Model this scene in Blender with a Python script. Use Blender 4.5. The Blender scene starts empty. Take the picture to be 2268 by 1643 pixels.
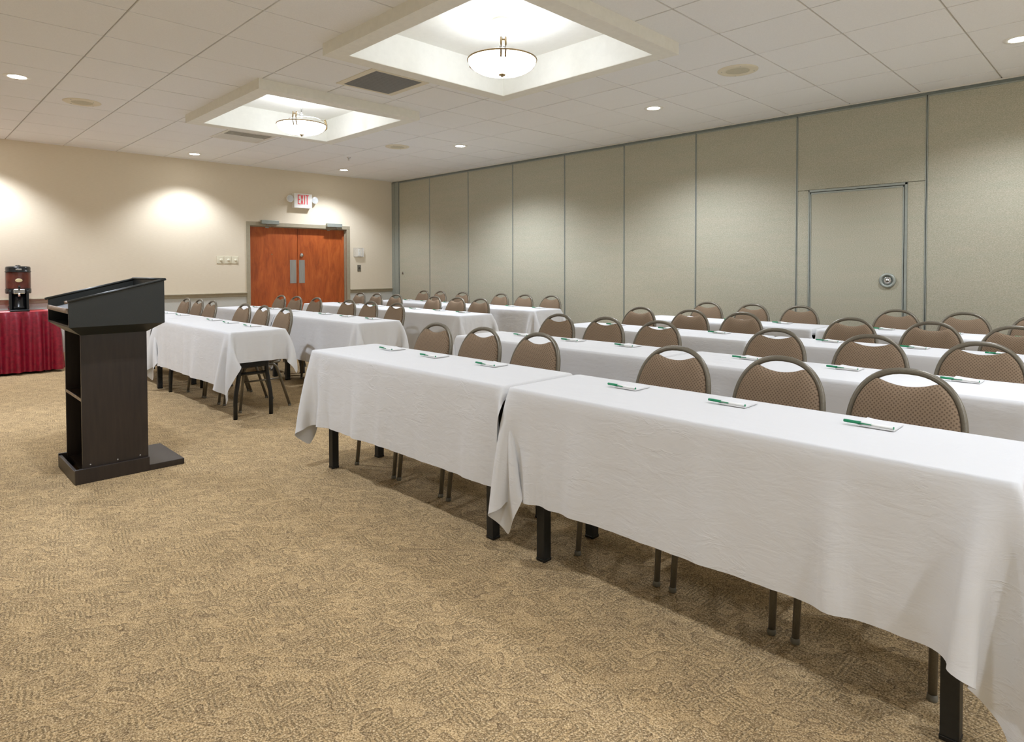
import bpy, bmesh, math, random
import numpy as np
from mathutils import Vector, Matrix
random.seed(4)
C = bpy.context.scene.collection
PI = math.pi
H = 2.928                                    # ceiling height
# ------------------------------------------------------------------ camera
cam_data = bpy.data.cameras.new('camera')
cam = bpy.data.objects.new('camera', cam_data)
C.objects.link(cam)
F, CY = 1407.78, 624.45
YAW, PITCH, ROLL = math.radians(135.209), math.radians(-1.330), math.radians(-0.118)
fw = Vector((math.cos(YAW)*math.cos(PITCH), math.sin(YAW)*math.cos(PITCH), math.sin(PITCH)))
rt = Vector((math.sin(YAW), -math.cos(YAW), 0.0))
up = rt.cross(fw)
rt, up = rt*math.cos(ROLL)+up*math.sin(ROLL), -rt*math.sin(ROLL)+up*math.cos(ROLL)
cam.matrix_world = Matrix((( rt.x, up.x, -fw.x, 10.2255), (rt.y, up.y, -fw.y, -6.9294), (rt.z, up.z, -fw.z, 1.30), (0, 0, 0, 1)))
cam_data.sensor_width = 36.0
cam_data.lens = F/2268*36
cam_data.shift_y = (CY-821.5)/2268
cam_data.clip_start = 0.02
bpy.context.scene.camera = cam
# ------------------------------------------------------------------ world, exposure
world = bpy.data.worlds.new('world')
bpy.context.scene.world = world
world.use_nodes = True
world.node_tree.nodes['Background'].inputs[0].default_value = (1, 0.95, 0.88, 1)
world.node_tree.nodes['Background'].inputs[1].default_value = 0.0
vs = bpy.context.scene.view_settings
vs.view_transform = 'Standard'
vs.look = 'None'
vs.gamma = 1
vs.use_curve_mapping = False
vs.exposure = 0.76
SPOT_W = 165.0        # each recessed downlight
BOWL_E = 5.0          # glow of the pendant glass
BULB_W = 4.2         # lamps inside each pendant
bpy.context.scene.cycles.diffuse_bounces = 8
bpy.context.scene.cycles.max_bounces = 12

# ------------------------------------------------------------------ materials
def lin(v):
    v /= 255.0
    return v/12.92 if v <= 0.04045 else ((v+0.055)/1.055)**2.4
def rgb(r, g, b): return (lin(r), lin(g), lin(b), 1.0)

class Mat:
    def __init__(self, name, col=(200, 200, 200), rough=0.6, metal=0.0, spec=0.5):
        self.m = bpy.data.materials.new(name)
        self.m.use_nodes = True
        self.t = self.m.node_tree
        self.b = self.t.nodes['Principled BSDF']
        self.b.inputs['Base Color'].default_value = rgb(*col)
        self.b.inputs['Roughness'].default_value = rough
        self.b.inputs['Metallic'].default_value = metal
        self.b.inputs['Specular IOR Level'].default_value = spec
    def n(self, kind, **kw):
        nd = self.t.nodes.new(kind)
        for k, v in kw.items():
            if k in nd.inputs.keys(): nd.inputs[k].default_value = v
            else: setattr(nd, k, v)
        return nd
    def l(self, a, b): self.t.links.new(a, b)
    def coord(self, scale=(1, 1, 1), rot=(0, 0, 0), which='Object'):
        tc = self.n('ShaderNodeTexCoord')
        mp = self.n('ShaderNodeMapping')
        mp.inputs['Scale'].default_value = scale
        mp.inputs['Rotation'].default_value = rot
        self.l(tc.outputs[which], mp.inputs['Vector'])
        return mp.outputs[0]
    def noise(self, vec, scale, detail=2.0, rough=0.5, dist=0.0):
        nd = self.n('ShaderNodeTexNoise')
        nd.inputs['Scale'].default_value = scale
        nd.inputs['Detail'].default_value = detail
        nd.inputs['Roughness'].default_value = rough
        nd.inputs['Distortion'].default_value = dist
        self.l(vec, nd.inputs['Vector'])
        return nd.outputs[0]
    def ramp(self, fac, stops):
        r = self.n('ShaderNodeValToRGB')
        el = r.color_ramp.elements
        while len(el) < len(stops): el.new(0.5)
        for e, (p, c) in zip(el, stops):
            e.position = p
            e.color = rgb(*c) if len(c) == 3 else c
        self.l(fac, r.inputs[0])
        return r.outputs[0]
    def math(self, op, a, b=None):
        nd = self.n('ShaderNodeMath', operation=op)
        for i, v in enumerate((a, b)):
            if v is None: continue
            if isinstance(v, (int, float)): nd.inputs[i].default_value = v
            else: self.l(v, nd.inputs[i])
        return nd.outputs[0]
    def mix(self, fac, a, b, mode='MIX'):
        nd = self.n('ShaderNodeMix', data_type='RGBA', blend_type=mode)
        for i, v in ((0, fac), (6, a), (7, b)):
            if isinstance(v, (int, float, tuple)): nd.inputs[i].default_value = v
            else: self.l(v, nd.inputs[i])
        return nd.outputs[2]
    def color(self, sock): self.l(sock, self.b.inputs['Base Color']); return self
    def bump(self, h, strength=0.3, dist=0.01):
        nd = self.n('ShaderNodeBump')
        nd.inputs['Strength'].default_value = strength
        nd.inputs['Distance'].default_value = dist
        self.l(h, nd.inputs['Height'])
        self.l(nd.outputs[0], self.b.inputs['Normal'])
        return self

def speck(name, col, amt=10, scale=60, rough=0.6, metal=0.0, bump=0.0, stretch=(1, 1, 1), spec=0.5, dist=0.003):
    m = Mat(name, col, rough, metal, spec)
    v = m.coord(stretch)
    h = m.noise(v, scale, 3, 0.6)
    lo = tuple(max(0, c-amt) for c in col); hi = tuple(min(255, c+amt) for c in col)
    m.color(m.ramp(h, [(0.3, lo), (0.7, hi)]))
    if bump: m.bump(h, bump, dist)
    return m.m

M = {}
M['ceiling_tile'] = speck('ceiling_tile', (236, 236, 234), 3, 130, 0.95, bump=0.25, spec=0.1)
M['ceiling_tee'] = speck('ceiling_tee', (196, 193, 184), 4, 40, 0.7)
M['coffer'] = speck('coffer_paint', (232, 230, 219), 3, 20, 0.75, spec=0.2)
M['recess'] = speck('coffer_recess_paint', (240, 240, 234), 2, 20, 0.8, spec=0.2)
# beige wall covering: fine horizontal weave
m = Mat('beige_wall_covering', (224, 208, 178), 0.75, spec=0.25)
v = m.coord((1, 6, 90)); h = m.noise(v, 3.0, 4, 0.65)
m.color(m.ramp(h, [(0.3, (222, 209, 184)), (0.7, (229, 217, 194))])); m.bump(h, 0.08, 0.002)
M['beige'] = m.m
m = Mat('grey_wainscot_fabric', (190, 188, 176), 0.9, spec=0.1)
v = m.coord((1, 60, 60)); h = m.noise(v, 2.2, 4, 0.7)
m.color(m.ramp(h, [(0.25, (182, 181, 172)), (0.75, (208, 208, 200))])); m.bump(h, 0.2, 0.003)
M['wainscot'] = m.m
# partition fabric: greenish grey, short horizontal flecks
m = Mat('partition_fabric', (176, 172, 150), 0.92, spec=0.1)
v = m.coord((48, 48, 120)); h = m.noise(v, 2.0, 4, 0.8)
v2 = m.coord((1.0, 1.0, 7.0)); h2 = m.noise(v2, 1.6, 3, 0.6)
c1 = m.ramp(h, [(0.30, (150, 150, 130)), (0.5, (181, 177, 159)), (0.72, (208, 202, 186))])
c2 = m.ramp(h2, [(0.3, (246, 248, 244)), (0.7, (255, 252, 248))])
m.color(m.mix(1.0, c1, c2, 'MULTIPLY')); m.bump(h, 0.25, 0.003)
M['partition'] = m.m
M['alum'] = speck('grey_aluminium_trim', (160, 165, 156), 5, 30, 0.45, 0.35)
M['steel'] = speck('brushed_steel', (176, 174, 168), 8, 80, 0.38, 0.75, stretch=(1, 1, 0.05))
M['chrome'] = speck('polished_chrome', (205, 205, 205), 4, 30, 0.15, 1.0)
M['dark_gap'] = speck('dark_gap', (26, 30, 28), 4, 20, 0.8)
M['header'] = speck('grey_header', (130, 137, 130), 5, 30, 0.6)
M['taupe_trim'] = speck('taupe_trim_paint', (162, 152, 128), 4, 25, 0.5)
M['tan_base'] = speck('tan_baseboard', (196, 172, 138), 6, 20, 0.55)
# door veneer
m = Mat('cherry_veneer', (160, 80, 38), 0.4)
v = m.coord((3, 3, 0.8)); h = m.noise(v, 3.0, 6, 0.66, 0.9)
v2 = m.coord((60, 60, 2.0)); h2 = m.noise(v2, 3.0, 4, 0.6)
c = m.ramp(h, [(0.32, (120, 48, 16)), (0.5, (166, 76, 28)), (0.68, (192, 100, 44))])
m.color(m.mix(0.35, c, m.ramp(h2, [(0.3, (160, 72, 28)), (0.7, (206, 116, 56))])))
M['cherry'] = m.m
M['white_plastic'] = speck('white_plastic', (236, 234, 226), 3, 20, 0.4)
M['ivory_plastic'] = speck('ivory_plastic', (226, 218, 192), 3, 20, 0.4)
M['grey_plastic'] = speck('grey_outlet_plastic', (112, 106, 92), 5, 20, 0.5)
M['black_plastic'] = speck('black_plastic', (22, 24, 25), 5, 20, 0.25)
M['red_letter'] = speck('red_letter', (236, 74, 78), 10, 60, 0.5)
m = Mat('clear_lens', (235, 238, 238), 0.2); m.b.inputs['Transmission Weight'].default_value = 0.25
M['lens'] = m.m
m = Mat('clear_cover', (245, 245, 240), 0.1); m.b.inputs['Alpha'].default_value = 0.22
M['clear'] = m.m
M['black_leg'] = speck('black_leg_paint', (24, 26, 26), 5, 60, 0.45)
M['table_board'] = speck('grey_table_board', (120, 112, 100), 6, 30, 0.6)
M['chair_frame'] = speck('taupe_metal_frame', (112, 105, 90), 7, 220, 0.36, 0.35, bump=0.06)
M['glide'] = speck('clear_grey_glide', (104, 100, 88), 5, 40, 0.4)
# chair upholstery: small dark dots on a diamond lattice
m = Mat('dotted_brown_upholstery', (140, 115, 90), 0.9, spec=0.15)
tc = m.n('ShaderNodeTexCoord'); sp = m.n('ShaderNodeSeparateXYZ'); m.l(tc.outputs['UV'], sp.inputs[0])
P1, P2 = 0.0145, 0.0165
def lattice(off):
    a = m.math('SUBTRACT', m.math('FRACT', m.math('ADD', m.math('DIVIDE', sp.outputs[0], P1), 10+off)), 0.5)
    b = m.math('SUBTRACT', m.math('FRACT', m.math('ADD', m.math('DIVIDE', sp.outputs[1], P2), 10+off)), 0.5)
    return m.math('SQRT', m.math('ADD', m.math('MULTIPLY', a, a), m.math('MULTIPLY', b, b)))
d = m.math('MINIMUM', lattice(0.0), lattice(0.5))
v = m.coord((1, 1, 1)); h = m.noise(v, 420, 2)
base = m.ramp(h, [(0.3, (124, 105, 85)), (0.7, (143, 123, 101))])
f = m.ramp(d, [(0.12, (235, 235, 235)), (0.26, (0, 0, 0))])
m.color(m.mix(f, base, rgb(88, 73, 57))); m.bump(h, 0.2, 0.001)
M['upholstery'] = m.m
# linen
m = Mat('white_linen', (214, 214, 213), 0.85, spec=0.15)
oi = m.n('ShaderNodeObjectInfo'); tc = m.n('ShaderNodeTexCoord'); va = m.n('ShaderNodeVectorMath', operation='ADD')
m.l(tc.outputs['Object'], va.inputs[0]); m.l(oi.outputs['Location'], va.inputs[1])
def mapped(sc, ro):
    mp = m.n('ShaderNodeMapping'); mp.inputs['Scale'].default_value = sc; mp.inputs['Rotation'].default_value = ro
    m.l(va.outputs[0], mp.inputs['Vector']); return mp.outputs[0]
w1 = m.noise(mapped((1.3, 1.3, .8), (0, 0.5, 0)), 3.2, 3, 0.5, 0.25)                 # soft broad undulation
w2 = m.noise(mapped((1, 1, 2.6), (0, 0.7, 0)), 7.0, 4, 0.6, 0.5)                     # slanting creases
ridge = m.math('POWER', m.math('SUBTRACT', 1.0, m.math('ABSOLUTE', m.math('MULTIPLY', m.math('SUBTRACT', w2, 0.5), 7.0))), 3.0)
ridge = m.math('MULTIPLY', m.math('MAXIMUM', ridge, 0.0), m.math('MAXIMUM', m.math('SUBTRACT', w1, 0.52), 0.0))
w3 = m.noise(mapped((1, 1, 1), (0, 0, 0)), 900, 1)
hh = m.math('ADD', m.math('MULTIPLY', w1, 0.9), m.math('ADD', m.math('MULTIPLY', ridge, 0.55), m.math('ADD', m.math('MULTIPLY', w2, 0.22), m.math('MULTIPLY', w3, 0.012))))
m.bump(hh, 0.44, 0.024)
m.b.inputs['Sheen Weight'].default_value = 0.1
M['linen'] = m.m
M['paper'] = speck('white_paper', (218, 218, 217), 2, 20, 0.8, spec=0.2)
M['pen_white'] = speck('white_pen_plastic', (238, 238, 234), 2, 20, 0.3)
M['pen_green'] = speck('green_pen_plastic', (0, 128, 84), 6, 20, 0.3)
M['black_wood'] = speck('black_lectern_laminate', (37, 40, 38), 5, 260, 0.42, bump=0.06)
m = Mat('espresso_wood', (46, 38, 33), 0.38)
v = m.coord((9, 9, 0.8)); h = m.noise(v, 6, 5, 0.6)
m.color(m.ramp(h, [(0.25, (36, 30, 27)), (0.75, (52, 43, 37))]))
M['espresso'] = m.m
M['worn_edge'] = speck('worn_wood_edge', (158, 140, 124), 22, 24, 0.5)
m = Mat('burgundy_satin', (130, 22, 44), 0.42)
v = m.coord((1, 1, 1)); h = m.noise(v, 24, 4, 0.6)
m.color(m.ramp(h, [(0.3, (108, 8, 32)), (0.7, (150, 22, 46))])); m.bump(h, 0.1, 0.004)
M['burgundy'] = m.m
M['red_top'] = speck('red_table_top_cloth', (190, 58, 62), 8, 30, 0.6)
m = Mat('brown_brew', (86, 42, 34), 0.18)
v = m.coord((1, 1, 1)); h = m.noise(v, 9, 3)
m.color(m.ramp(h, [(0.3, (72, 34, 28)), (0.7, (112, 56, 44))]))
M['brew'] = m.m
M['cream_badge'] = speck('cream_badge', (222, 206, 160), 6, 20, 0.4)
M['brass'] = speck('antique_brass', (150, 128, 92), 12, 40, 0.3, 0.8)
M['grille'] = speck('grey_grille_mesh', (150, 151, 149), 6, 200, 0.7)
M['cream_metal'] = speck('cream_painted_metal', (222, 214, 190), 3, 20, 0.5)
M['speaker_mesh'] = speck('cream_speaker_mesh', (196, 190, 166), 14, 300, 0.7)
M['louvre'] = speck('white_louvre', (220, 216, 204), 3, 20, 0.5)

def emit(name, col, strength, rough=0.4):
    mm = Mat(name, (250, 248, 240), rough)
    mm.b.inputs['Emission Color'].default_value = (*col, 1)
    mm.b.inputs['Emission Strength'].default_value = strength
    return mm.m
M['bowl'] = emit('glowing_frosted_glass', (0.98, 0.99, 1.0), BOWL_E)
M['bowl_in'] = emit('inner_frosted_glass', (0.98, 0.99, 1.0), 0.7)
M['can'] = emit('glowing_downlight_lens', (1.0, 0.99, .98), 20.0)

# carpet: heathered loops, overlapping curved scales and diagonal ribs
m = Mat('patterned_loop_carpet', (178, 156, 116), 0.97, spec=0.05)
v = m.coord((1.35, 1.35, 1.35), (0, 0, math.radians(45)))
def wave(vec, scale, dist, dscale, off=(0, 0, 0), prof='SAW', det=1.0, rot=0.0):
    mp = m.n('ShaderNodeMapping'); mp.inputs['Location'].default_value = off; mp.inputs['Rotation'].default_value = (0, 0, rot); m.l(vec, mp.inputs['Vector'])
    w = m.n('ShaderNodeTexWave', wave_type='BANDS', bands_direction='X', wave_profile=prof)
    w.inputs['Scale'].default_value = scale; w.inputs['Distortion'].default_value = dist; w.inputs['Detail'].default_value = det; w.inputs['Detail Scale'].default_value = dscale
    m.l(mp.outputs[0], w.inputs['Vector']); return w.outputs['Fac']
def mixf(f, a, b): return m.math('ADD', m.math('MULTIPLY', f, b), m.math('MULTIPLY', m.math('SUBTRACT', 1.0, f), a))
sc = m.n('ShaderNodeMapping'); sc.inputs['Scale'].default_value = (1.0, 0.62, 1.0); m.l(v, sc.inputs['Vector'])
A_ = wave(sc.outputs[0], 3.0, 8.0, 5.0, det=0.0); B_ = wave(sc.outputs[0], 3.6, 9.0, 4.4, (3.3, 1.7, 0), det=0.0, rot=0.35)
msk = m.ramp(m.noise(sc.outputs[0], 8.0, 0.0, 0.4, 0.2), [(0.48, (0, 0, 0)), (0.52, (255, 255, 255))])
saw = mixf(msk, A_, B_)
patch = m.noise(v, 5.0, 2.0, 0.55, 0.6)
v3 = m.coord((1, 1, 1)); sp1 = m.noise(v3, 185, 1.5, 0.65); sp2 = m.noise(v3, 70, 2, 0.6)
R1_ = wave(v, 14.0, 1.6, 1.5, prof='SIN', rot=0.95); R2_ = wave(v, 14.8, 1.6, 1.5, prof='SIN', rot=-0.75)
rb = mixf(msk, R1_, R2_)
ribm = m.math('MULTIPLY', m.ramp(m.noise(sc.outputs[0], 7.5, 1.0, 0.4, 0.3), [(0.44, (0, 0, 0)), (0.54, (255, 255, 255))]), m.ramp(saw, [(0.12, (0, 0, 0)), (0.3, (255, 255, 255)), (0.75, (255, 255, 255)), (0.95, (0, 0, 0))]))
tone = m.ramp(saw, [(0.0, (100, 80, 58)), (0.05, (120, 97, 72)), (0.16, (170, 144, 108)), (0.5, (191, 163, 122)), (0.9, (211, 181, 136)), (1.0, (203, 173, 130))])
c = m.mix(0.22, tone, m.ramp(patch, [(0.34, (156, 134, 105)), (0.5, (186, 162, 122)), (0.66, (214, 182, 134))]))
rib = m.math('MULTIPLY', ribm, m.ramp(rb, [(0.25, (255, 255, 255)), (0.55, (0, 0, 0))]))
c = m.mix(m.math('MULTIPLY', rib, 0.7), c, rgb(112, 94, 68))
# loop pile: dark gaps and bright loop tops
spk = m.ramp(sp1, [(0.33, (70, 62, 50)), (0.45, (190, 184, 173)), (0.53, (246, 245, 242)), (0.70, (255, 255, 255))])
c = m.mix(0.82, c, spk, 'MULTIPLY')
c = m.mix(m.math('MULTIPLY', m.ramp(sp1, [(0.56, (0, 0, 0)), (0.70, (255, 255, 255))]), 0.75), c, rgb(232, 214, 178))
m.color(m.mix(0.22, c, m.ramp(sp2, [(0.3, (110, 96, 72)), (0.7, (222, 196, 150))])))
hb = m.math('ADD', m.math('MULTIPLY', sp1, 0.6), m.math('MULTIPLY', saw, 0.35))
m.bump(hb, 0.45, 0.006)
M['carpet'] = m.m

# ------------------------------------------------------------------ mesh helpers
def new(): return bmesh.new()
def box(bm, x0, x1, y0, y1, z0, z1, bev=0.0, mi=0):
    t = bmesh.new()
    bmesh.ops.create_cube(t, size=1.0)
    for v in t.verts:
        v.co = Vector((x0+(v.co.x+.5)*(x1-x0), y0+(v.co.y+.5)*(y1-y0), z0+(v.co.z+.5)*(z1-z0)))
    if bev > 0:
        bmesh.ops.bevel(t, geom=list(t.edges), offset=bev, segments=2, profile=0.6, affect='EDGES')
    join(bm, t, mi)
def join(bm, t, mi=0, mat=None):
    if mat is not None: bmesh.ops.transform(t, matrix=mat, verts=list(t.verts))
    mp = {}
    for v in t.verts: mp[v] = bm.verts.new(v.co)
    for f in t.faces:
        try:
            nf = bm.faces.new([mp[v] for v in f.verts]); nf.material_index = mi; nf.smooth = f.smooth
        except ValueError: pass
    t.free()
def ringframe(tan, ref=Vector((0, 0, 1))):
    tan = tan.normalized()
    if abs(tan.dot(ref)) > 0.97: ref = Vector((1, 0, 0))
    a = tan.cross(ref).normalized(); return a, tan.cross(a).normalized()
def tube(bm, pts, r, seg=10, closed=False, r2=None, ref=Vector((0, 0, 1)), caps=True, radii=None):
    """sweep an oval section (r along a, r2 along b) along pts"""
    pts = [Vector(p) for p in pts]; n = len(pts); rings = []
    r2 = r if r2 is None else r2
    for i, p in enumerate(pts):
        if closed: tan = pts[(i+1) % n]-pts[i-1]
        else: tan = pts[min(i+1, n-1)]-pts[max(i-1, 0)]
        a, b = ringframe(tan, ref); k = radii[i] if radii else 1.0
        rings.append([bm.verts.new(p+a*(r*k*math.cos(2*PI*j/seg))+b*(r2*k*math.sin(2*PI*j/seg))) for j in range(seg)])
    for i in range(n if closed else n-1):
        A, B = rings[i], rings[(i+1) % n]
        for j in range(seg):
            f = bm.faces.new((A[j], A[(j+1) % seg], B[(j+1) % seg], B[j])); f.smooth = True
    if caps and not closed:
        bm.faces.new(list(reversed(rings[0]))); bm.faces.new(rings[-1])
def lathe(bm, prof, cx=0, cy=0, cz=0, seg=32, axis='z', smooth=True):
    """prof: list of (radius, height)"""
    rings = []
    for (r, h) in prof:
        if r < 1e-6: rings.append([bm.verts.new(place(cx, cy, cz, 0, 0, h, axis))]); continue
        rings.append([bm.verts.new(place(cx, cy, cz, r*math.cos(2*PI*j/seg), r*math.sin(2*PI*j/seg), h, axis)) for j in range(seg)])
    for A, B in zip(rings, rings[1:]):
        for j in range(seg):
            k = (j+1) % seg
            vs_ = [A[0], B[k], B[j]] if len(A) == 1 else ([A[j], A[k], B[0]] if len(B) == 1 else [A[j], A[k], B[k], B[j]])
            if len(A) == 1 and len(B) == 1: continue
            f = bm.faces.new(vs_); f.smooth = smooth
def place(cx, cy, cz, a, b, h, axis):
    if axis == 'z': return (cx+a, cy+b, cz+h)
    if axis == 'x': return (cx+h, cy+a, cz+b)
    return (cx+a, cy+h, cz+b)
def prism(bm, prof, y0, y1, axis='y', mi=0):
    """extrude a closed 2-D profile; axis y: prof=(x,z); axis x: prof=(y,z)"""
    def P(p, t): return (p[0], t, p[1]) if axis == 'y' else (t, p[0], p[1])
    A = [bm.verts.new(P(p, y0)) for p in prof]; B = [bm.verts.new(P(p, y1)) for p in prof]
    n = len(prof)
    for i in range(n):
        f = bm.faces.new((A[i], A[(i+1) % n], B[(i+1) % n], B[i])); f.material_index = mi
    for f in (bm.faces.new(list(reversed(A))), bm.faces.new(B)): f.material_index = mi
def fin(bm, name, normals=True):
    if normals: bmesh.ops.recalc_face_normals(bm, faces=list(bm.faces))
    me = bpy.data.meshes.new(name); bm.to_mesh(me); bm.free(); return me
def obj(name, bm, mats, parent=None, loc=(0, 0, 0), rotz=0.0, label=None, normals=True):
    me = fin(bm, name, normals) if isinstance(bm, bmesh.types.BMesh) else bm
    if not me.materials:
        for mm in (mats if isinstance(mats, (list, tuple)) else [mats]): me.materials.append(M[mm])
    o = bpy.data.objects.new(name, me); C.objects.link(o)
    o.location = loc; o.rotation_euler = (0, 0, rotz)
    if parent: o.parent = parent
    if label: o['label'] = label
    return o
def thing(name, label, cat, loc=(0, 0, 0), rotz=0.0, group=None):
    o = bpy.data.objects.new(name, None); o.empty_display_size = 0.1; C.objects.link(o)
    o.location = loc; o.rotation_euler = (0, 0, rotz)
    return tag(o, label, cat, group)
def tag(o, label, cat, group=None, kind=None):
    o['label'] = label; o['category'] = cat
    if group: o['group'] = group
    if kind: o['kind'] = kind
    return o
def struct(name, bm, mats, label, cat):
    return tag(obj(name, bm, mats), label, cat, kind='structure')
def copy_thing(root, loc, rotz, label, group=None):
    r = root.copy(); C.objects.link(r); r.location = loc; r.rotation_euler = (0, 0, rotz); r['label'] = label
    if group: r['group'] = group
    for ch in list(root.children):
        c = ch.copy(); C.objects.link(c); c.parent = r
        for g in list(ch.children):
            k = g.copy(); C.objects.link(k); k.parent = c
    return r

# ------------------------------------------------------------------ room
XMAX, YMIN = 13.2, -8.6
bm = new(); box(bm, -0.3, XMAX+.2, YMIN-.2, 0.3, -0.1, 0.0)
struct('floor', bm, 'carpet', 'tan and brown patterned loop carpet covering the whole floor', 'floor')

COF = [(5.95, 7.78, -4.62, -2.79), (2.95, 4.80, -4.60, -2.90)]     # coffer outlines
def minus(r, holes):
    out = [r]
    for (a0, a1, b0, b1) in holes:
        nx = []
        for (x0, x1, y0, y1) in out:
            if a0 >= x1 or a1 <= x0 or b0 >= y1 or b1 <= y0: nx.append((x0, x1, y0, y1)); continue
            if x0 < a0: nx.append((x0, a0, y0, y1))
            if x1 > a1: nx.append((a1, x1, y0, y1))
            c0, c1 = max(x0, a0), min(x1, a1)
            if y0 < b0: nx.append((c0, c1, y0, b0))
            if y1 > b1: nx.append((c0, c1, b1, y1))
        out = nx
    return out
HOLE = [(a+.02, b-.02, c+.02, d-.02) for a, b, c, d in COF]
TT = 0.6096
gx = [5.625+TT*k for k in range(-10, 14)]; gy = [-5.789+TT*k for k in range(-6, 11)]
bm = new(); g = 0.0055
VENT = (5.015+.02, 5.625-.02, -3.96-.02, -3.35+.02)
for i in range(len(gx)-1):
    for j in range(len(gy)-1):
        x0, x1, y0, y1 = max(gx[i]+g, 0.0), min(gx[i+1]-g, XMAX), max(gy[j]+g, YMIN), min(gy[j+1]-g, -0.004)
        if x1-x0 < .01 or y1-y0 < .01: continue
        dz = random.uniform(-0.0012, 0.0012)
        for (a, b, c, d) in minus((x0, x1, y0, y1), HOLE):
            if b-a < .012 or d-c < .012: continue
            box(bm, a, b, c, d, H+dz, H+0.03, 0.002)
ceil = struct('ceiling', bm, 'ceiling_tile', 'off-white suspended ceiling of square lay-in tiles', 'ceiling')
bm = new()
for (a, b, c, d) in minus((-.3, XMAX+.2, YMIN-.2, .3), HOLE): box(bm, a, b, c, d, H+0.011, H+0.04)
obj('tile_grid', bm, 'ceiling_tee', ceil)
# coffers
for (x0, x1, y0, y1) in COF:
    bm = new(); w = 0.135; zb = 2.84; zt = 3.10
    for (a, b, c, d) in minus((x0, x1, y0, y1), [(x0+w, x1-w, y0+w, y1-w)]):
        box(bm, a, b, c, d, zb, H+.02)
    cf = obj('coffer', bm, 'coffer', ceil)
    bm = new()
    e = .0025
    for (a, b, c, d) in minus((x0+w-.02, x1-w+.02, y0+w-.02, y1-w+.02), [(x0+w+e, x1-w-e, y0+w+e, y1-w-e)]):
        box(bm, a, b, c, d, zb+.003, zt+.02)
    box(bm, x0+w-.02, x1-w+.02, y0+w-.02, y1-w+.02, zt, zt+.03)
    obj('recess', bm, 'recess', cf)

# left wall (beige) with the opening of the double door
DY0, DY1, DZ = -2.715, -0.970, 1.985
bm = new(); RZ = 0.875
for (y0, y1, z0, z1, mi) in [(YMIN, DY0, RZ, H+.05, 0), (DY1, 0.2, RZ, H+.05, 0), (DY0, DY1, DZ, H+.05, 0), (YMIN, DY0, 0, RZ, 1), (DY1, 0.2, 0, RZ, 1)]:
    box(bm, -0.16, 0.0, y0, y1, z0, z1, 0, mi)
struct('wall_left', bm, ['beige', 'wainscot'], 'beige papered wall with grey wainscot and double door', 'wall')
prof = [(0, .842), (.006, .842), (.010, .850), (.010, .872), (.016, .876), (.020, .884), (.020, .890), (.030, .896), (.030, .904), (.024, .909), (0, .909)]
k = 0
bm = new()
for (y0, y1) in ((YMIN, -2.772), (-0.911, -0.002)): prism(bm, prof, y0, y1)
struct('trim_1', bm, 'taupe_trim', 'taupe moulded chair rail along the beige wall', 'chair rail')
bprof = [(0, 0.0), (.016, 0.0), (.016, .085), (.012, .085), (.012, .172), (.008, .18), (0, .18)]
bm = new()
for (y0, y1) in ((YMIN, -2.772), (-0.911, -0.002)): prism(bm, bprof, y0, y1)
struct('baseboard_left', bm, 'tan_base', 'tan baseboard along the foot of the beige wall', 'baseboard')
# unseen walls that close the room
bm = new(); box(bm, -0.16, XMAX+.2, YMIN-.15, YMIN, 0, H+.05)
struct('wall_front', bm, 'recess', 'pale wall behind the photographer on the lectern side', 'wall')
bm = new(); box(bm, XMAX, XMAX+.15, YMIN, 0.2, 0, H+.05)
struct('wall_back', bm, 'recess', 'pale wall behind the photographer facing the double door', 'wall')

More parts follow.
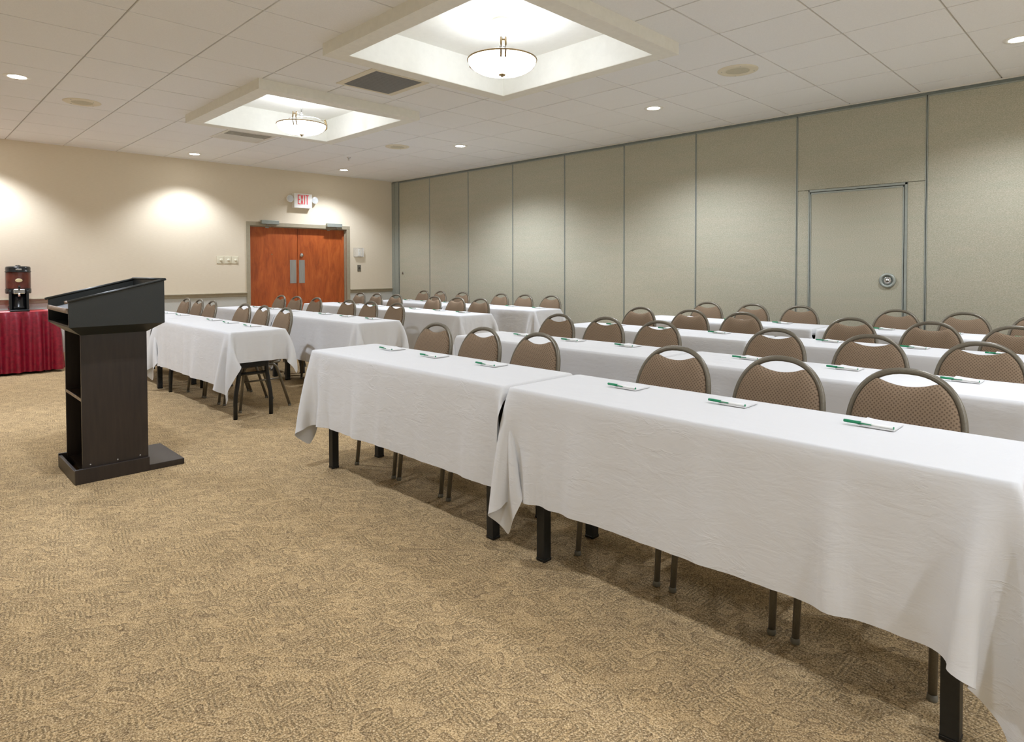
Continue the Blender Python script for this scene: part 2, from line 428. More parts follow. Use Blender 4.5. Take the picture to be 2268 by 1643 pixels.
# double door
door = tag(bpy.data.objects.new('door_1', None), 'reddish cherry wood double door in a taupe frame', 'door', kind='structure')
C.objects.link(door); door.location = (0, 0, 0)
bm = new(); fo = 0.014
for (y0, y1) in ((-2.772, DY0+.004), (DY1-.004, -0.911)):
    box(bm, -0.10, fo, y0, y1, 0, DZ-.0045, 0.003)
box(bm, -0.10, fo, -2.772, -0.911, DZ-.004, 2.043, 0.003)
for (y0, y1) in ((DY0, DY0+.014), (DY1-.014, DY1)): box(bm, -0.078, -0.045, y0, y1, 0, DZ, .002)
box(bm, -0.078, -0.045, DY0, DY1, DZ-.016, DZ, .002)
obj('door_frame', bm, 'taupe_trim', door)
ym = -1.868
for s, (y0, y1) in enumerate(((DY0+.006, ym-.003), (ym+.003, DY1-.006))):
    bm = new(); box(bm, -0.125, -0.080, y0, y1, 0.012, DZ-.006, .002)
    leaf = obj('door_leaf', bm, 'cherry', door)
    bm = new(); yy = (-2.005, -1.892) if s == 0 else (-1.843, -1.738)
    box(bm, -0.081, -0.0765, yy[0], yy[1], 1.036, 1.432, .0012)
    for zz in (1.05, 1.418):
        for q in (yy[0]+.012, yy[1]-.012): lathe(bm, [(.004, 0), (.003, .0018), (0, .002)], -0.0766, q, zz, 8, 'x')
    obj('push_plate', bm, 'steel', leaf)
    if s == 1:
        bm = new(); lathe(bm, [(.036, 0), (.036, .006), (.030, .016), (.024, .018), (.022, .030), (.010, .032), (0, .032)], -0.081, -1.793, 1.515, 24, 'x')
        obj('deadbolt', bm, 'chrome', leaf)
    else:
        bm = new(); lathe(bm, [(.010, 0), (.010, .003), (.006, .004), (0, .003)], -0.081, -2.318, 1.523, 14, 'x')
        obj('peephole', bm, 'brass', leaf)
    c0, c1 = ((-2.545, -2.255), (-1.385, -1.095))[s]
    bm = new(); box(bm, fo, fo+.062, c0, c1, 2.012, 2.075, .006)
    cl = obj('door_closer', bm, 'alum', door)
    bm = new()
    yb = c0+.10 if s == 0 else c1-.09
    tube(bm, [(fo+.03, yb, 2.012), (fo+.03, yb, 1.982)], .009, 8)
    tube(bm, [(fo+.03, yb, 1.988), (-0.03, yb+(.14 if s == 0 else .07), 1.975), (-0.079, yb+(.05 if s == 0 else -.10), 1.968)], .006, 6)
    obj('closer_arm', bm, 'steel', cl)
    bm = new(); box(bm, -0.081, -0.070, yb+(.02 if s == 0 else -.13), yb+(.08 if s == 0 else -.07), 1.955, 1.980, .003)
    obj('arm_bracket', bm, 'steel', leaf)

# operable partition wall
bm = new(); box(bm, 0.0, XMAX, 0.045, 0.2, 0, H+.05)
part = struct('wall_right', bm, 'dark_gap', 'grey-green fabric operable partition of tall panels', 'partition wall')
bm = new(); box(bm, 0.0, XMAX, 0.010, 0.05, 2.893, H+.012); obj('header', bm, 'header', part)
bm = new(); box(bm, 0.0, XMAX, -0.018, 0.0, H-.012, H-.001, .002); obj('ceiling_angle', bm, 'louvre', part)
seams = [0.235, 1.170, 2.216, 3.262, 4.312, 5.333, 6.366, 7.548, 8.729, 9.92, 11.11, 12.30, XMAX]
bm = new(); box(bm, 0.0, 0.222, -0.004, 0.045, 0.0, 2.90, .003); box(bm, .09, .10, -.008, 0, 0, 2.90)
obj('wall_post', bm, 'alum', part, label='grey-blue steel jamb post at the wall corner')
PZ0, PZ1 = 0.03, 2.890
def edge_trim(bm, x0, x1, z0, z1, w=.0075, y=-0.002, bottom=True):
    box(bm, x0, x0+w, y, .04, z0, z1, .0015); box(bm, x1-w, x1, y, .04, z0, z1, .0015)
    box(bm, x0, x1, y, .04, z1-w*1.6, z1, .0015)
    if bottom: box(bm, x0, x1, y, .04, z0, z0+w, .0015)
for i in range(len(seams)-1):
    x0, x1 = seams[i]+.0025, seams[i+1]-.0025
    passdoor = i == 7
    bm = new()
    if not passdoor: box(bm, x0+.008, x1-.008, 0.002, .04, PZ0+.01, PZ1-.012, .003)
    else:
        box(bm, x0+.008, x1-.008, 0.002, .04, 2.103, PZ1-.012, .003)
        box(bm, x0+.008, 7.668, 0.002, .04, PZ0+.01, 2.099, .003); box(bm, 8.578, x1-.008, 0.002, .04, PZ0+.01, 2.099, .003)
    pn = obj('panel', bm, 'partition', part)
    bm = new(); edge_trim(bm, x0, x1, PZ0, PZ1); obj('panel_trim', bm, 'alum', pn)
    if i == 0:
        bm = new(); lathe(bm, [(.030, 0), (.030, -.006), (.024, -.009), (.016, -.009), (.012, -.003), (0, -.003)], 0.344, 0.002, 1.192, 20, 'y')
        obj('lock', bm, 'chrome', pn, label='round metal lock rosette')
        bm = new(); box(bm, .339, .349, -.0075, -.001, 1.182, 1.202, .001); obj('keyhole', bm, 'black_plastic', pn)
pd = tag(bpy.data.objects.new('door_2', None), 'fabric-covered pass door with a round ring pull set in the partition', 'door', kind='structure')
C.objects.link(pd)
bm = new()
box(bm, 7.670, 7.684, -.006, .04, .02, 2.100, .002); box(bm, 8.556, 8.578, -.006, .04, .02, 2.100, .002)
box(bm, 7.670, 8.578, -.006, .04, 2.078, 2.100, .002)
obj('door_frame', bm, 'alum', pd)
bm = new(); box(bm, 7.690, 8.548, 0.000, .04, .025, 2.070, .003); lf = obj('door_leaf', bm, 'partition', pd)
bm = new(); edge_trim(bm, 7.688, 8.550, .022, 2.072, .011, -.004); obj('leaf_trim', bm, 'alum', lf)
bm = new(); lathe(bm, [(.046, -.002), (.048, -.016), (.056, -.022), (.066, -.020), (.072, -.012), (.072, -.002)], 8.418, 0, 1.164, 36, 'y')
rp = obj('ring_pull', bm, 'alum', lf)
bm = new(); lathe(bm, [(.050, -.003), (.049, -.002), (0, -.002)], 8.418, 0, 1.164, 36, 'y'); obj('pull_cup', bm, 'header', lf)
bm = new(); lathe(bm, [(.035, -.003), (.035, -.010), (.030, -.013), (.024, -.013), (.021, -.010), (.015, -.010), (.013, -.015), (0, -.016)], 8.418, 0, 1.164, 30, 'y'); obj('thumb_turn', bm, 'chrome', lf)

# ------------------------------------------------------------------ ceiling fixtures
def spot(loc, parent, k=1.0, cone=142):
    d = bpy.data.lights.new('downlight_lamp', 'SPOT')
    d.energy = SPOT_W*k; d.spot_size = math.radians(cone); d.spot_blend = 0.6; d.shadow_soft_size = 0.08; d.color = (0.91, 0.98, 1.12)
    o = bpy.data.objects.new('lamp', d); C.objects.link(o); o.location = loc; o.parent = parent
def downlight_parts(root, k=1.0, cone=142):
    bm = new(); lathe(bm, [(.062, .012), (.062, -.002), (.066, -.006), (.094, -.006), (.098, -.001), (.098, .004)], seg=36); obj('trim_ring', bm, 'white_plastic', root)
    bm = new(); lathe(bm, [(.0635, -.0015), (.058, -.004), (.03, -.006), (0, -.0065)], seg=30); obj('lens', bm, 'can', root)
    spot((0, 0, -.014), root, k, cone)
DL = [((3.41, -6.08), 'recessed downlight at the left edge, in the tile row beside the round speaker'),
      ((0.56, -3.72), 'small recessed downlight near the beige wall, left of the double door'),
      ((0.70, -1.42), 'small recessed downlight nearest the corner, above the exit sign'),
      ((3.66, -1.385), 'recessed downlight beyond the far coffer, second along the partition'),
      ((6.60, -1.28), 'recessed downlight right of the near coffer, third along the partition'),
      ((9.53, -1.11), 'recessed downlight cut by the right edge of the photo')]
for xy, lab in DL:
    downlight_parts(thing('recessed_downlight', lab, 'ceiling light', (*xy, H), group='recessed downlights in the tile ceiling'), {0.56: .66, 0.70: .62, 3.41: 1.2, 3.66: 1.2, 6.60: .9, 9.53: .6}.get(xy[0], 1.0), {0.56: 116, 0.70: 130}.get(xy[0], 142))
for xy in [(0.56, -6.08), (6.55, -6.08), (9.55, -6.08), (12.4, -1.2), (12.4, -3.7), (12.4, -6.08), (9.7, -3.72)]:  # unseen lamps: some inferred from scallop and table shadow, rest added for brightness
    downlight_parts(thing('recessed_downlight', 'unseen recessed downlight, added to continue the ceiling grid', 'ceiling light', (*xy, H), group='unseen recessed downlights, inferred and added'), {0.56: .85, 6.55: .85, 9.55: .38, 9.7: .4}.get(xy[0], 1.0), 116 if xy[0] < 1 else 142)

def pendant(x, y, label):
    zr = 2.803
    root = thing('pendant_light', label, 'pendant light', (x, y, zr), math.radians(-42), 'bowl pendants in the coffers')
    R0 = 0.25
    bm = new(); n = 12; prof = []
    for i in range(n+1):
        a = i/n*PI/2; prof.append((R0*.985*math.cos(a)**.8 if i < n else 0, -0.098*math.sin(a)))
    lathe(bm, prof, seg=48); bowl = obj('glass_bowl', bm, 'bowl', root)
    bm = new(); lathe(bm, [(R0*.985, .0)]+[(max(r-.006, 0), z+.006) for r, z in prof], seg=48); obj('inner_face', bm, 'bowl_in', bowl)
    bm = new(); tube(bm, [(R0*math.cos(2*PI*i/48), R0*math.sin(2*PI*i/48), .003) for i in range(48)], .006, 8, True); obj('rim_ring', bm, 'brass', root)
    bm = new(); lathe(bm, [(0, -.118), (.010, -.116), (.012, -.108), (.026, -.102), (.024, -.096), (0, -.094)], seg=20); obj('finial', bm, 'brass', root)
    bm = new(); lathe(bm, [(0, .283), (.075, .283), (.073, .268), (.05, .252), (.012, .244), (0, .244)], seg=28); obj('canopy', bm, 'white_plastic', root)
    bm = new(); tube(bm, [(0, 0, .25), (0, 0, .09)], .008, 10); lathe(bm, [(0, .12), (.018, .115), (.022, .10), (.018, .085), (0, .08)], seg=16); obj('stem', bm, 'chrome', root)
    for k in range(3):
        a = 2*PI*k/3; ca, sa = math.cos(a), math.sin(a)
        def P(r, s, z): return (r*ca-s*sa, r*sa+s*ca, z)
        bm = new()
        for s in (-.016, .016):
            tube(bm, [P(R0+.004-.03, s, -.042), P(R0+.012, s, -.01), P(R0+.012, s, .03), P(R0-.005, s, .085)], .0065, 8)
        tube(bm, [P(R0-.001, -.022, .066), P(R0-.001, .022, .066)], .006, 8)
        arm = obj('arm_clip', bm, 'brass', root)
        bm = new(); tube(bm, [P(R0-.001, 0, .066), P(R0*.6, 0, .10), P(.015, 0, .10)], .004, 6); obj('arm_rod', bm, 'chrome', arm)
        bm = new()
        for s in (-.03, .03):
            tube(bm, [P(R0-.022, s, -.040), P(R0*.8, s*.8, -.065), P(R0*.45, s*.45, -.0945), P(.012, 0, -.106)], .0016, 5)
        tube(bm, [P(R0-.022, -.03, -.040), P(R0-.022, .03, -.040)], .0016, 5)
        obj('retaining_wire', bm, 'brass', arm)
    d = bpy.data.lights.new('pendant_lamp', 'POINT'); d.energy = BULB_W; d.shadow_soft_size = .05; d.color = (.91, .98, 1.12)
    o = bpy.data.objects.new('lamp', d); C.objects.link(o); o.location = (0.02, 0.03, .035); o.parent = root
pendant(6.865, -3.69, 'brass and white glass bowl pendant in the near coffer')
pendant(3.875, -3.75, 'white glass bowl pendant in the far coffer')

# return-air grille and supply diffuser
t = thing('return_air_grille', 'square dark grey return-air grille between the two coffers', 'air vent', (5.42, -3.76, H), 0)
bm = new()
for (a, b, c, d) in minus((-.292, .292, -.292, .292), [(-.262, .262, -.236, .236)]): box(bm, a, b, c, d, -.005, .012, .001)
obj('frame', bm, 'cream_metal', t)
bm = new(); box(bm, -.264, .264, -.24, .24, -.001, .009); obj('core', bm, 'dark_gap', t)
bm = new()
for i in range(44): box(bm, -.262, .262, -.237+.0108*i, -.2325+.0108*i, -.004, .001)
for i in range(14): box(bm, -.262+.0385*i, -.258+.0385*i, -.237, .237, -.0035, .0)
obj('louvre_mesh', bm, 'grille', t)
t = thing('supply_diffuser', 'square white louvred air diffuser beyond the far coffer', 'air vent', (2.26, -3.71, H), 0)
bm = new()
for (a, b, c, d) in minus((-.297, .297, -.297, .297), [(-.255, .255, -.255, .255)]): box(bm, a, b, c, d, -.006, .012, .001)
obj('frame', bm, 'louvre', t)
bm = new(); box(bm, -.257, .257, -.257, .257, .004, .010); obj('duct', bm, 'dark_gap', t)
bm = new()
for i in range(13):
    x = -.24+.04*i
    sg = -1 if x < .02 else 1
    q = [(x-sg*.011, .006), (x-sg*.009, .006), (x+sg*.012, -.007), (x+sg*.009, -.007)]
    prism(bm, q, -.255, .255)
obj('louvres', bm, 'louvre', t)
# round ceiling speakers
for (x, y), lab in [((2.81, -5.50), 'round cream ceiling speaker at the left, beyond the left-edge downlight'), ((7.78, -1.86), 'round cream ceiling speaker right of the near coffer'), ((3.03, -1.96), 'round cream ceiling speaker between the far coffer and the partition')]:
    t = thing('ceiling_speaker', lab, 'speaker', (x, y, H), group='round ceiling speakers')
    bm = new(); lathe(bm, [(.092, -.006), (.096, -.010), (.150, -.008), (.160, -.003), (.162, .004)], seg=44); obj('rim', bm, 'cream_metal', t)
    bm = new(); lathe(bm, [(.094, -.005), (.06, -.009), (0, -.010)], seg=36); obj('mesh_cover', bm, 'speaker_mesh', t)
    for k in range(4):
        bm = new(); lathe(bm, [(.005, -.009), (.004, -.0115), (0, -.012)], .128*math.cos(k*PI/2+.6), .128*math.sin(k*PI/2+.6), 0, 8)
        obj('screw', bm, 'steel', t)
t = thing('fire_sprinkler', 'small metal fire sprinkler head in the ceiling near the corner', 'sprinkler', (1.81, -1.98, H))
bm = new(); lathe(bm, [(.030, .002), (.028, -.006), (.012, -.008), (.012, -.022), (0, -.022)], seg=18); obj('escutcheon', bm, 'chrome', t)
bm = new()
for s in (-1, 1): tube(bm, [(s*.006, 0, -.018), (s*.012, 0, -.027), (s*.003, 0, -.036)], .002, 6)
lathe(bm, [(0, -.036), (.012, -.036), (.012, -.038), (0, -.038)], seg=14); obj('deflector', bm, 'steel', t)

# ------------------------------------------------------------------ wall fixtures on the beige wall
t = thing('exit_sign', 'white exit sign with red letters and two round emergency lamps above the door', 'exit sign', (0.0, -1.842, 2.43))
bm = new(); box(bm, 0, .095, -.160, .160, -.122, .118, .005); obj('housing', bm, 'white_plastic', t)
bm = new(); X = .0955
def bar(y0, y1, z0, z1): box(bm, X-.001, X+.0025, y0, y1, z0, z1)
zt, zb_ = .098, -.062; q = .0145
y = -.096                                     # E
bar(y, y+q, zb_, zt); bar(y+q, y+.042, zt-q, zt); bar(y+q, y+.036, .018-q/2, .018+q/2); bar(y+q, y+.042, zb_, zb_+q)
for s in (1, -1):                              # X
    a = [(-.046, zb_), (-.046+q, zb_), (.003, zt), (.003-q, zt)]
    if s < 0: a = [(-.043-p[0], p[1]) for p in a]
    prism(bm, [(p[0], p[1]) for p in a], X-.001, X+(.0025 if s > 0 else .0026), 'x')
bar(.018, .018+q, zb_, zt)                     # I
bar(.044, .098, zt-q, zt); bar(.064, .064+q, zb_, zt-q)   # T
obj('letters', bm, 'red_letter', t, label='red EXIT lettering')
for s in (-1, 1):
    yy = s*.222
    bm = new(); lathe(bm, [(0, .018), (.030, .020), (.056, .050), (.062, .078), (.060, .084), (.055, .086)], 0, yy, .024, 30, 'x')
    tube(bm, [(.04, s*.158, .024), (.045, yy, .024)], .016, 10)
    hd = obj('emergency_lamp', bm, 'white_plastic', t)
    bm = new(); lathe(bm, [(.056, .083), (.040, .089), (0, .092)], 0, yy, .024, 30, 'x'); obj('lamp_lens', bm, 'lens', hd)
for k, (y, lab) in enumerate([(-3.180, 'leftmost'), (-3.066, 'middle'), (-2.955, 'rightmost')]):
    t = thing('dimmer_switch', lab+' of the three cream dimmer switches left of the double door', 'switch', (0, y, 1.425), group='row of dimmer switches')
    bm = new(); box(bm, 0, .008, -.053, .053, -.058, .058, .003); obj('wall_plate', bm, 'ivory_plastic', t)
    bm = new(); lathe(bm, [(.024, .007), (.020, .010), (.016, .026), (.012, .028), (0, .028)], 0, .012, -.004, 24, 'x'); kn = obj('knob', bm, 'ivory_plastic', t)
    bm = new(); box(bm, .026, .0285, .011, .013, -.002, .012); obj('pointer', bm, 'grey_plastic', kn)
t = thing('thermostat', 'white thermostat in a clear guard box right of the double door', 'thermostat', (0, -.735, 1.575))
bm = new(); box(bm, 0, .028, -.012, .035, -.055, .062, .004); obj('body', bm, 'white_plastic', t)
bm = new(); box(bm, .028, .030, .000, .024, .01, .04, .001); obj('display', bm, 'ivory_plastic', t)
bm = new()
for (a, b, c, d) in minus((-.098, .098, -.084, .084), [(-.090, .090, -.076, .076)]): box(bm, 0, .006, a, b, c, d, .001)
box(bm, .052, .054, -.086, .086, -.074, .074)
for (a, b, c, d) in minus((-.088, .088, -.076, .076), [(-.084, .084, -.072, .072)]): box(bm, 0, .054, a, b, c, d)
obj('guard_cover', bm, 'clear', t)
t = thing('wall_outlet', 'dark grey outlet plate with a round black jack below the thermostat', 'outlet', (0, -.72, 1.288))
bm = new(); box(bm, 0, .007, -.036, .036, -.058, .058, .002); obj('wall_plate', bm, 'grey_plastic', t)
bm = new(); lathe(bm, [(.017, .006), (.016, .012), (.012, .013), (.010, .006), (0, .006)], 0, 0, 0, 20, 'x'); obj('jack', bm, 'black_plastic', t)

# ------------------------------------------------------------------ red buffet table with coffee urn
t = thing('buffet_table', 'folding table hidden under the burgundy skirt by the beige wall', 'table', (0.27, -6.27, 0))
bm = new(); box(bm, -.222, .222, -.91, .91, .725, .752, .004); obj('tabletop', bm, 'table_board', t)
for sx in (-1, 1):
    for sy in (-1, 1):
        bm = new(); box(bm, sx*.17-.018, sx*.17+.018, sy*.8-.018, sy*.8+.018, 0, .727, .003); obj('leg', bm, 'black_leg', t)
bm = new(); nseg = 420; per = []
hx_, hy_, rr = .232, .925, .05
def rrect(n):
    pts = []
    segs = [(hx_-rr, hy_-rr, 0), (-(hx_-rr), hy_-rr, 1), (-(hx_-rr), -(hy_-rr), 2), (hx_-rr, -(hy_-rr), 3)]
    for (cx_, cy_, q_) in segs:
        for i in range(9): a = q_*PI/2+i/8*PI/2; pts.append(Vector((cx_+rr*math.cos(a), cy_+rr*math.sin(a))))
    out = []; L = [0]
    pts.append(pts[0])
    for a, b in zip(pts, pts[1:]): L.append(L[-1]+(b-a).length)
    for i in range(n):
        s = L[-1]*i/n
        for kk in range(len(L)-1):
            if L[kk+1] >= s: break
        f = (s-L[kk])/(L[kk+1]-L[kk]+1e-9); out.append(pts[kk].lerp(pts[kk+1], f))
    return out
pp = rrect(nseg); rings = []
for (z, amp, flare) in [(.765, .001, 0), (.74, .003, .002), (.71, .006, .004), (.62, .010, .008), (.45, .014, .016), (.25, .017, .022), (.05, .019, .026), (.032, .019, .026)]:
    ring = []
    for i, p in enumerate(pp):
        tn = (pp[(i+1) % nseg]-pp[i-1]).normalized(); nn = Vector((tn.y, -tn.x))
        w = math.sin(i*2*PI*46/nseg+1.2*math.sin(i*.09))*.62+math.sin(i*2*PI*21/nseg+2*z)*.5
        if p.x < -.10: w *= .1
        q2 = p+nn*(2.4*amp*w+amp+(flare if p.x > -.1 else 0)); ring.append(bm.verts.new((max(q2.x, -.255), q2.y, z)))
    rings.append(ring)
for A, B in zip(rings, rings[1:]):
    for i in range(nseg):
        f = bm.faces.new((A[i], A[(i+1) % nseg], B[(i+1) % nseg], B[i])); f.smooth = True
sk = tag(obj('table_skirt', bm, 'burgundy', None, (0.27, -6.27, 0)), 'gathered burgundy satin skirt around the buffet table by the wall', 'table skirt')
bm = new(); box(bm, -.229, .229, -.922, .922, .7525, .766, .005)
tag(obj('tablecloth', bm, 'red_top', None, (0.27, -6.27, 0)), 'bright red cloth on top of the burgundy skirted buffet table', 'tablecloth')
t = thing('beverage_dispenser', 'black and brown coffee dispenser standing on the red buffet table', 'coffee dispenser', (0.25, -5.715, .766), math.radians(-4)); t.scale = (1.13, 1.13, 1.13)
bm = new(); box(bm, -.05, .20, -.085, .085, 0, .022, .005); obj('drip_tray', bm, 'black_plastic', t)
bm = new()
lathe(bm, [(0, .02), (.095, .02), (.095, .05), (.088, .06), (.086, .21), (0, .21)], 0, 0, 0, 40)
for s in (-1, 1): box(bm, .05, .10, s*.075-.012, s*.075+.012, .02, .23, .006)
obj('stand', bm, 'black_plastic', t)
bm = new(); lathe(bm, [(0, .195), (.112, .195), (.116, .205), (.116, .245), (.112, .250), (0, .25)], 0, 0, 0, 44); obj('lower_band', bm, 'black_plastic', t)
bm = new(); lathe(bm, [(0, .249), (.111, .249), (.1125, .26), (.1125, .420), (.111, .432), (0, .432)], 0, 0, 0, 44); obj('brew_container', bm, 'brew', t, label='dark brown translucent container')
bm = new(); lathe(bm, [(0, .43), (.117, .43), (.117, .438), (.112, .442), (.112, .478), (.106, .490), (.07, .495), (0, .496)], 0, 0, 0, 44); lid = obj('lid', bm, 'black_plastic', t)
bm = new(); box(bm, .10, .116, -.026, .026, .452, .468, .002); obj('lid_latch', bm, 'steel', lid)
bm = new(); lathe(bm, [(0, .493), (.026, .494), (.024, .502), (.010, .506), (0, .506)], 0, 0, 0, 20); obj('lid_cap', bm, 'black_plastic', lid)
bm = new()
th = [2*PI*k/26 for k in range(26)]
vsb = [bm.verts.new((.114, .032*math.cos(a), .340+.020*math.sin(a))) for a in th]; vsf = [bm.verts.new((.1165, .028*math.cos(a), .340+.017*math.sin(a))) for a in th]
for i in range(26): bm.faces.new((vsb[i], vsb[(i+1) % 26], vsf[(i+1) % 26], vsf[i]))
bm.faces.new(vsf)
obj('badge', bm, 'cream_badge', t, label='small cream oval badge')
bm = new(); box(bm, .085, .135, -.05, .05, .192, .246, .008); tube(bm, [(.125, 0, .20), (.130, 0, .165)], .011, 10); obj('spigot', bm, 'chrome', t)
bm = new(); tube(bm, [(.13, .0, .235), (.152, 0, .262)], .008, 8); lathe(bm, [(0, .258), (.012, .26), (.012, .28), (0, .285)], .152, 0, 0, 12); obj('tap_lever', bm, 'black_plastic', t)
for (x, y, r, lab) in [(.36, -5.40, .3, 'small white paper napkin beside the coffee dispenser at the table end'), (.40, -5.88, -.2, 'white paper napkin left of the coffee dispenser on the red table')]:
    bm = new(); box(bm, -.06, .06, -.06, .06, 0, .006, .002)
    tag(obj('paper_napkin', bm, 'paper', None, (x, y, .7661), r), lab, 'napkin', 'napkins on the red table')

# ------------------------------------------------------------------ lectern
LX, LY = 5.455, -6.125
t = thing('lectern', 'dark espresso and black wooden lectern with open shelves on the carpet', 'lectern', (0, 0, 0))
X0, X1 = 5.215, 5.695; Y0, Y1 = -6.085, -5.728
bm = new()
box(bm, X1-.022, X1-.004, Y0, Y1, .02, .905, .0015); sp_ = obj('side_panel', bm, 'espresso', t)
bm = new(); box(bm, X0+.004, X0+.022, Y0, Y1, .02, .905, .0015); obj('side_panel', bm, 'espresso', t)
bm = new(); box(bm, X0+.022, X1-.022, Y1-.018, Y1, .02, .905); obj('front_panel', bm, 'espresso', t)
bm = new(); box(bm, X0+.022, X1-.022, Y0+.004, Y1-.018, .492, .510); sh = obj('shelf', bm, 'espresso', t)
bm = new(); box(bm, X0+.022, X1-.022, Y0, Y0+.004, .492, .510); obj('shelf_edge', bm, 'worn_edge', sh)
bm = new(); box(bm, X0+.022, X1-.022, Y0+.01, Y1-.018, .05, .068); obj('bottom_shelf', bm, 'espresso', t)
bm = new()
box(bm, X1-.002, X1+.016, -6.128, -5.726, 0, .090, .003); box(bm, X0-.016, X0+.002, -6.128, -5.726, 0, .090, .003)
box(bm, X0+.002, X1-.002, -6.128, -6.110, 0, .080, .003)
box(bm, X0-.016, X1+.016, -5.726, -5.520, 0, .038, .003)
bs = obj('base_plinth', bm, 'espresso', t)
for yy in (-6.045, -5.90, -5.775):
    bm = new(); lathe(bm, [(.005, 0), (.0035, .002), (0, .0022)], X1-.004, yy, .105, 10, 'x'); obj('screw_cap', bm, 'steel', sp_)
# flared upper box
bm = new(); bx0, bx1, by0, by1 = 5.135, 5.785, -6.158, -5.648
b0 = [(X0+.004, Y0), (X1-.004, Y0), (X1-.004, Y1), (X0+.004, Y1)]; b1 = [(bx0, by0), (bx1, by0), (bx1, by1), (bx0, by1)]
A = [bm.verts.new((*p, .895)) for p in b0]; B = [bm.verts.new((*p, .953)) for p in b1]
for i in range(4): bm.faces.new((A[i], A[(i+1) % 4], B[(i+1) % 4], B[i]))
bm.faces.new(A); bm.faces.new(list(reversed(B)))
obj('flared_underside', bm, 'black_wood', t)
zf, zk = 1.100, 1.222
def side(xa, xb):
    bm = new(); prism(bm, [(by0, .952), (by1, .952), (by1, zk), (by0, zf)], xa, xb, 'x'); return bm
obj('desk_side', side(bx1-.018, bx1), 'black_wood', t); obj('desk_side', side(bx0, bx0+.018), 'black_wood', t)
bm = new(); box(bm, bx0+.018, bx1-.018, by1-.018, by1, .952, zk); obj('desk_front', bm, 'black_wood', t)
bm = new(); box(bm, bx0+.018, bx1-.018, by0, by1-.018, .952, .964); obj('desk_floor', bm, 'black_wood', t)
bm = new(); prism(bm, [(by0+.004, 1.030), (by1-.018, 1.140), (by1-.018, 1.156), (by0+.004, 1.046)], bx0+.018, bx1-.018, 'x'); rd = obj('reading_surface', bm, 'black_wood', t)
bm = new(); tube(bm, [(bx0+.018, by0, 1.048), (bx1-.018, by0, 1.048)], .009, 12, r2=.015); obj('reading_lip', bm, 'worn_edge', rd, label='worn light wooden lip')
bm = new()
sl = (zk-zf)/(by1-by0)
for xc in (bx0+.009, bx1-.009):
    tube(bm, [(xc, by0-.016, zf+.004-.016*sl), (xc, by1+.010, zk+.004+.01*sl)], .008, 10, r2=.016, ref=Vector((1, 0, 0)))
tube(bm, [(bx0-.006, by1-.006, zk+.006), (bx1+.006, by1-.006, zk+.006)], .016, 10, r2=.008)
rm = obj('rim_moulding', bm, 'black_wood', t)
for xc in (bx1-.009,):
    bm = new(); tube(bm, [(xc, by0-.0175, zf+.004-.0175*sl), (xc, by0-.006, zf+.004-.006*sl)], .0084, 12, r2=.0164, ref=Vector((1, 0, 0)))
    obj('worn_rim_end', bm, 'worn_edge', rm, label='rim end worn to bare wood')

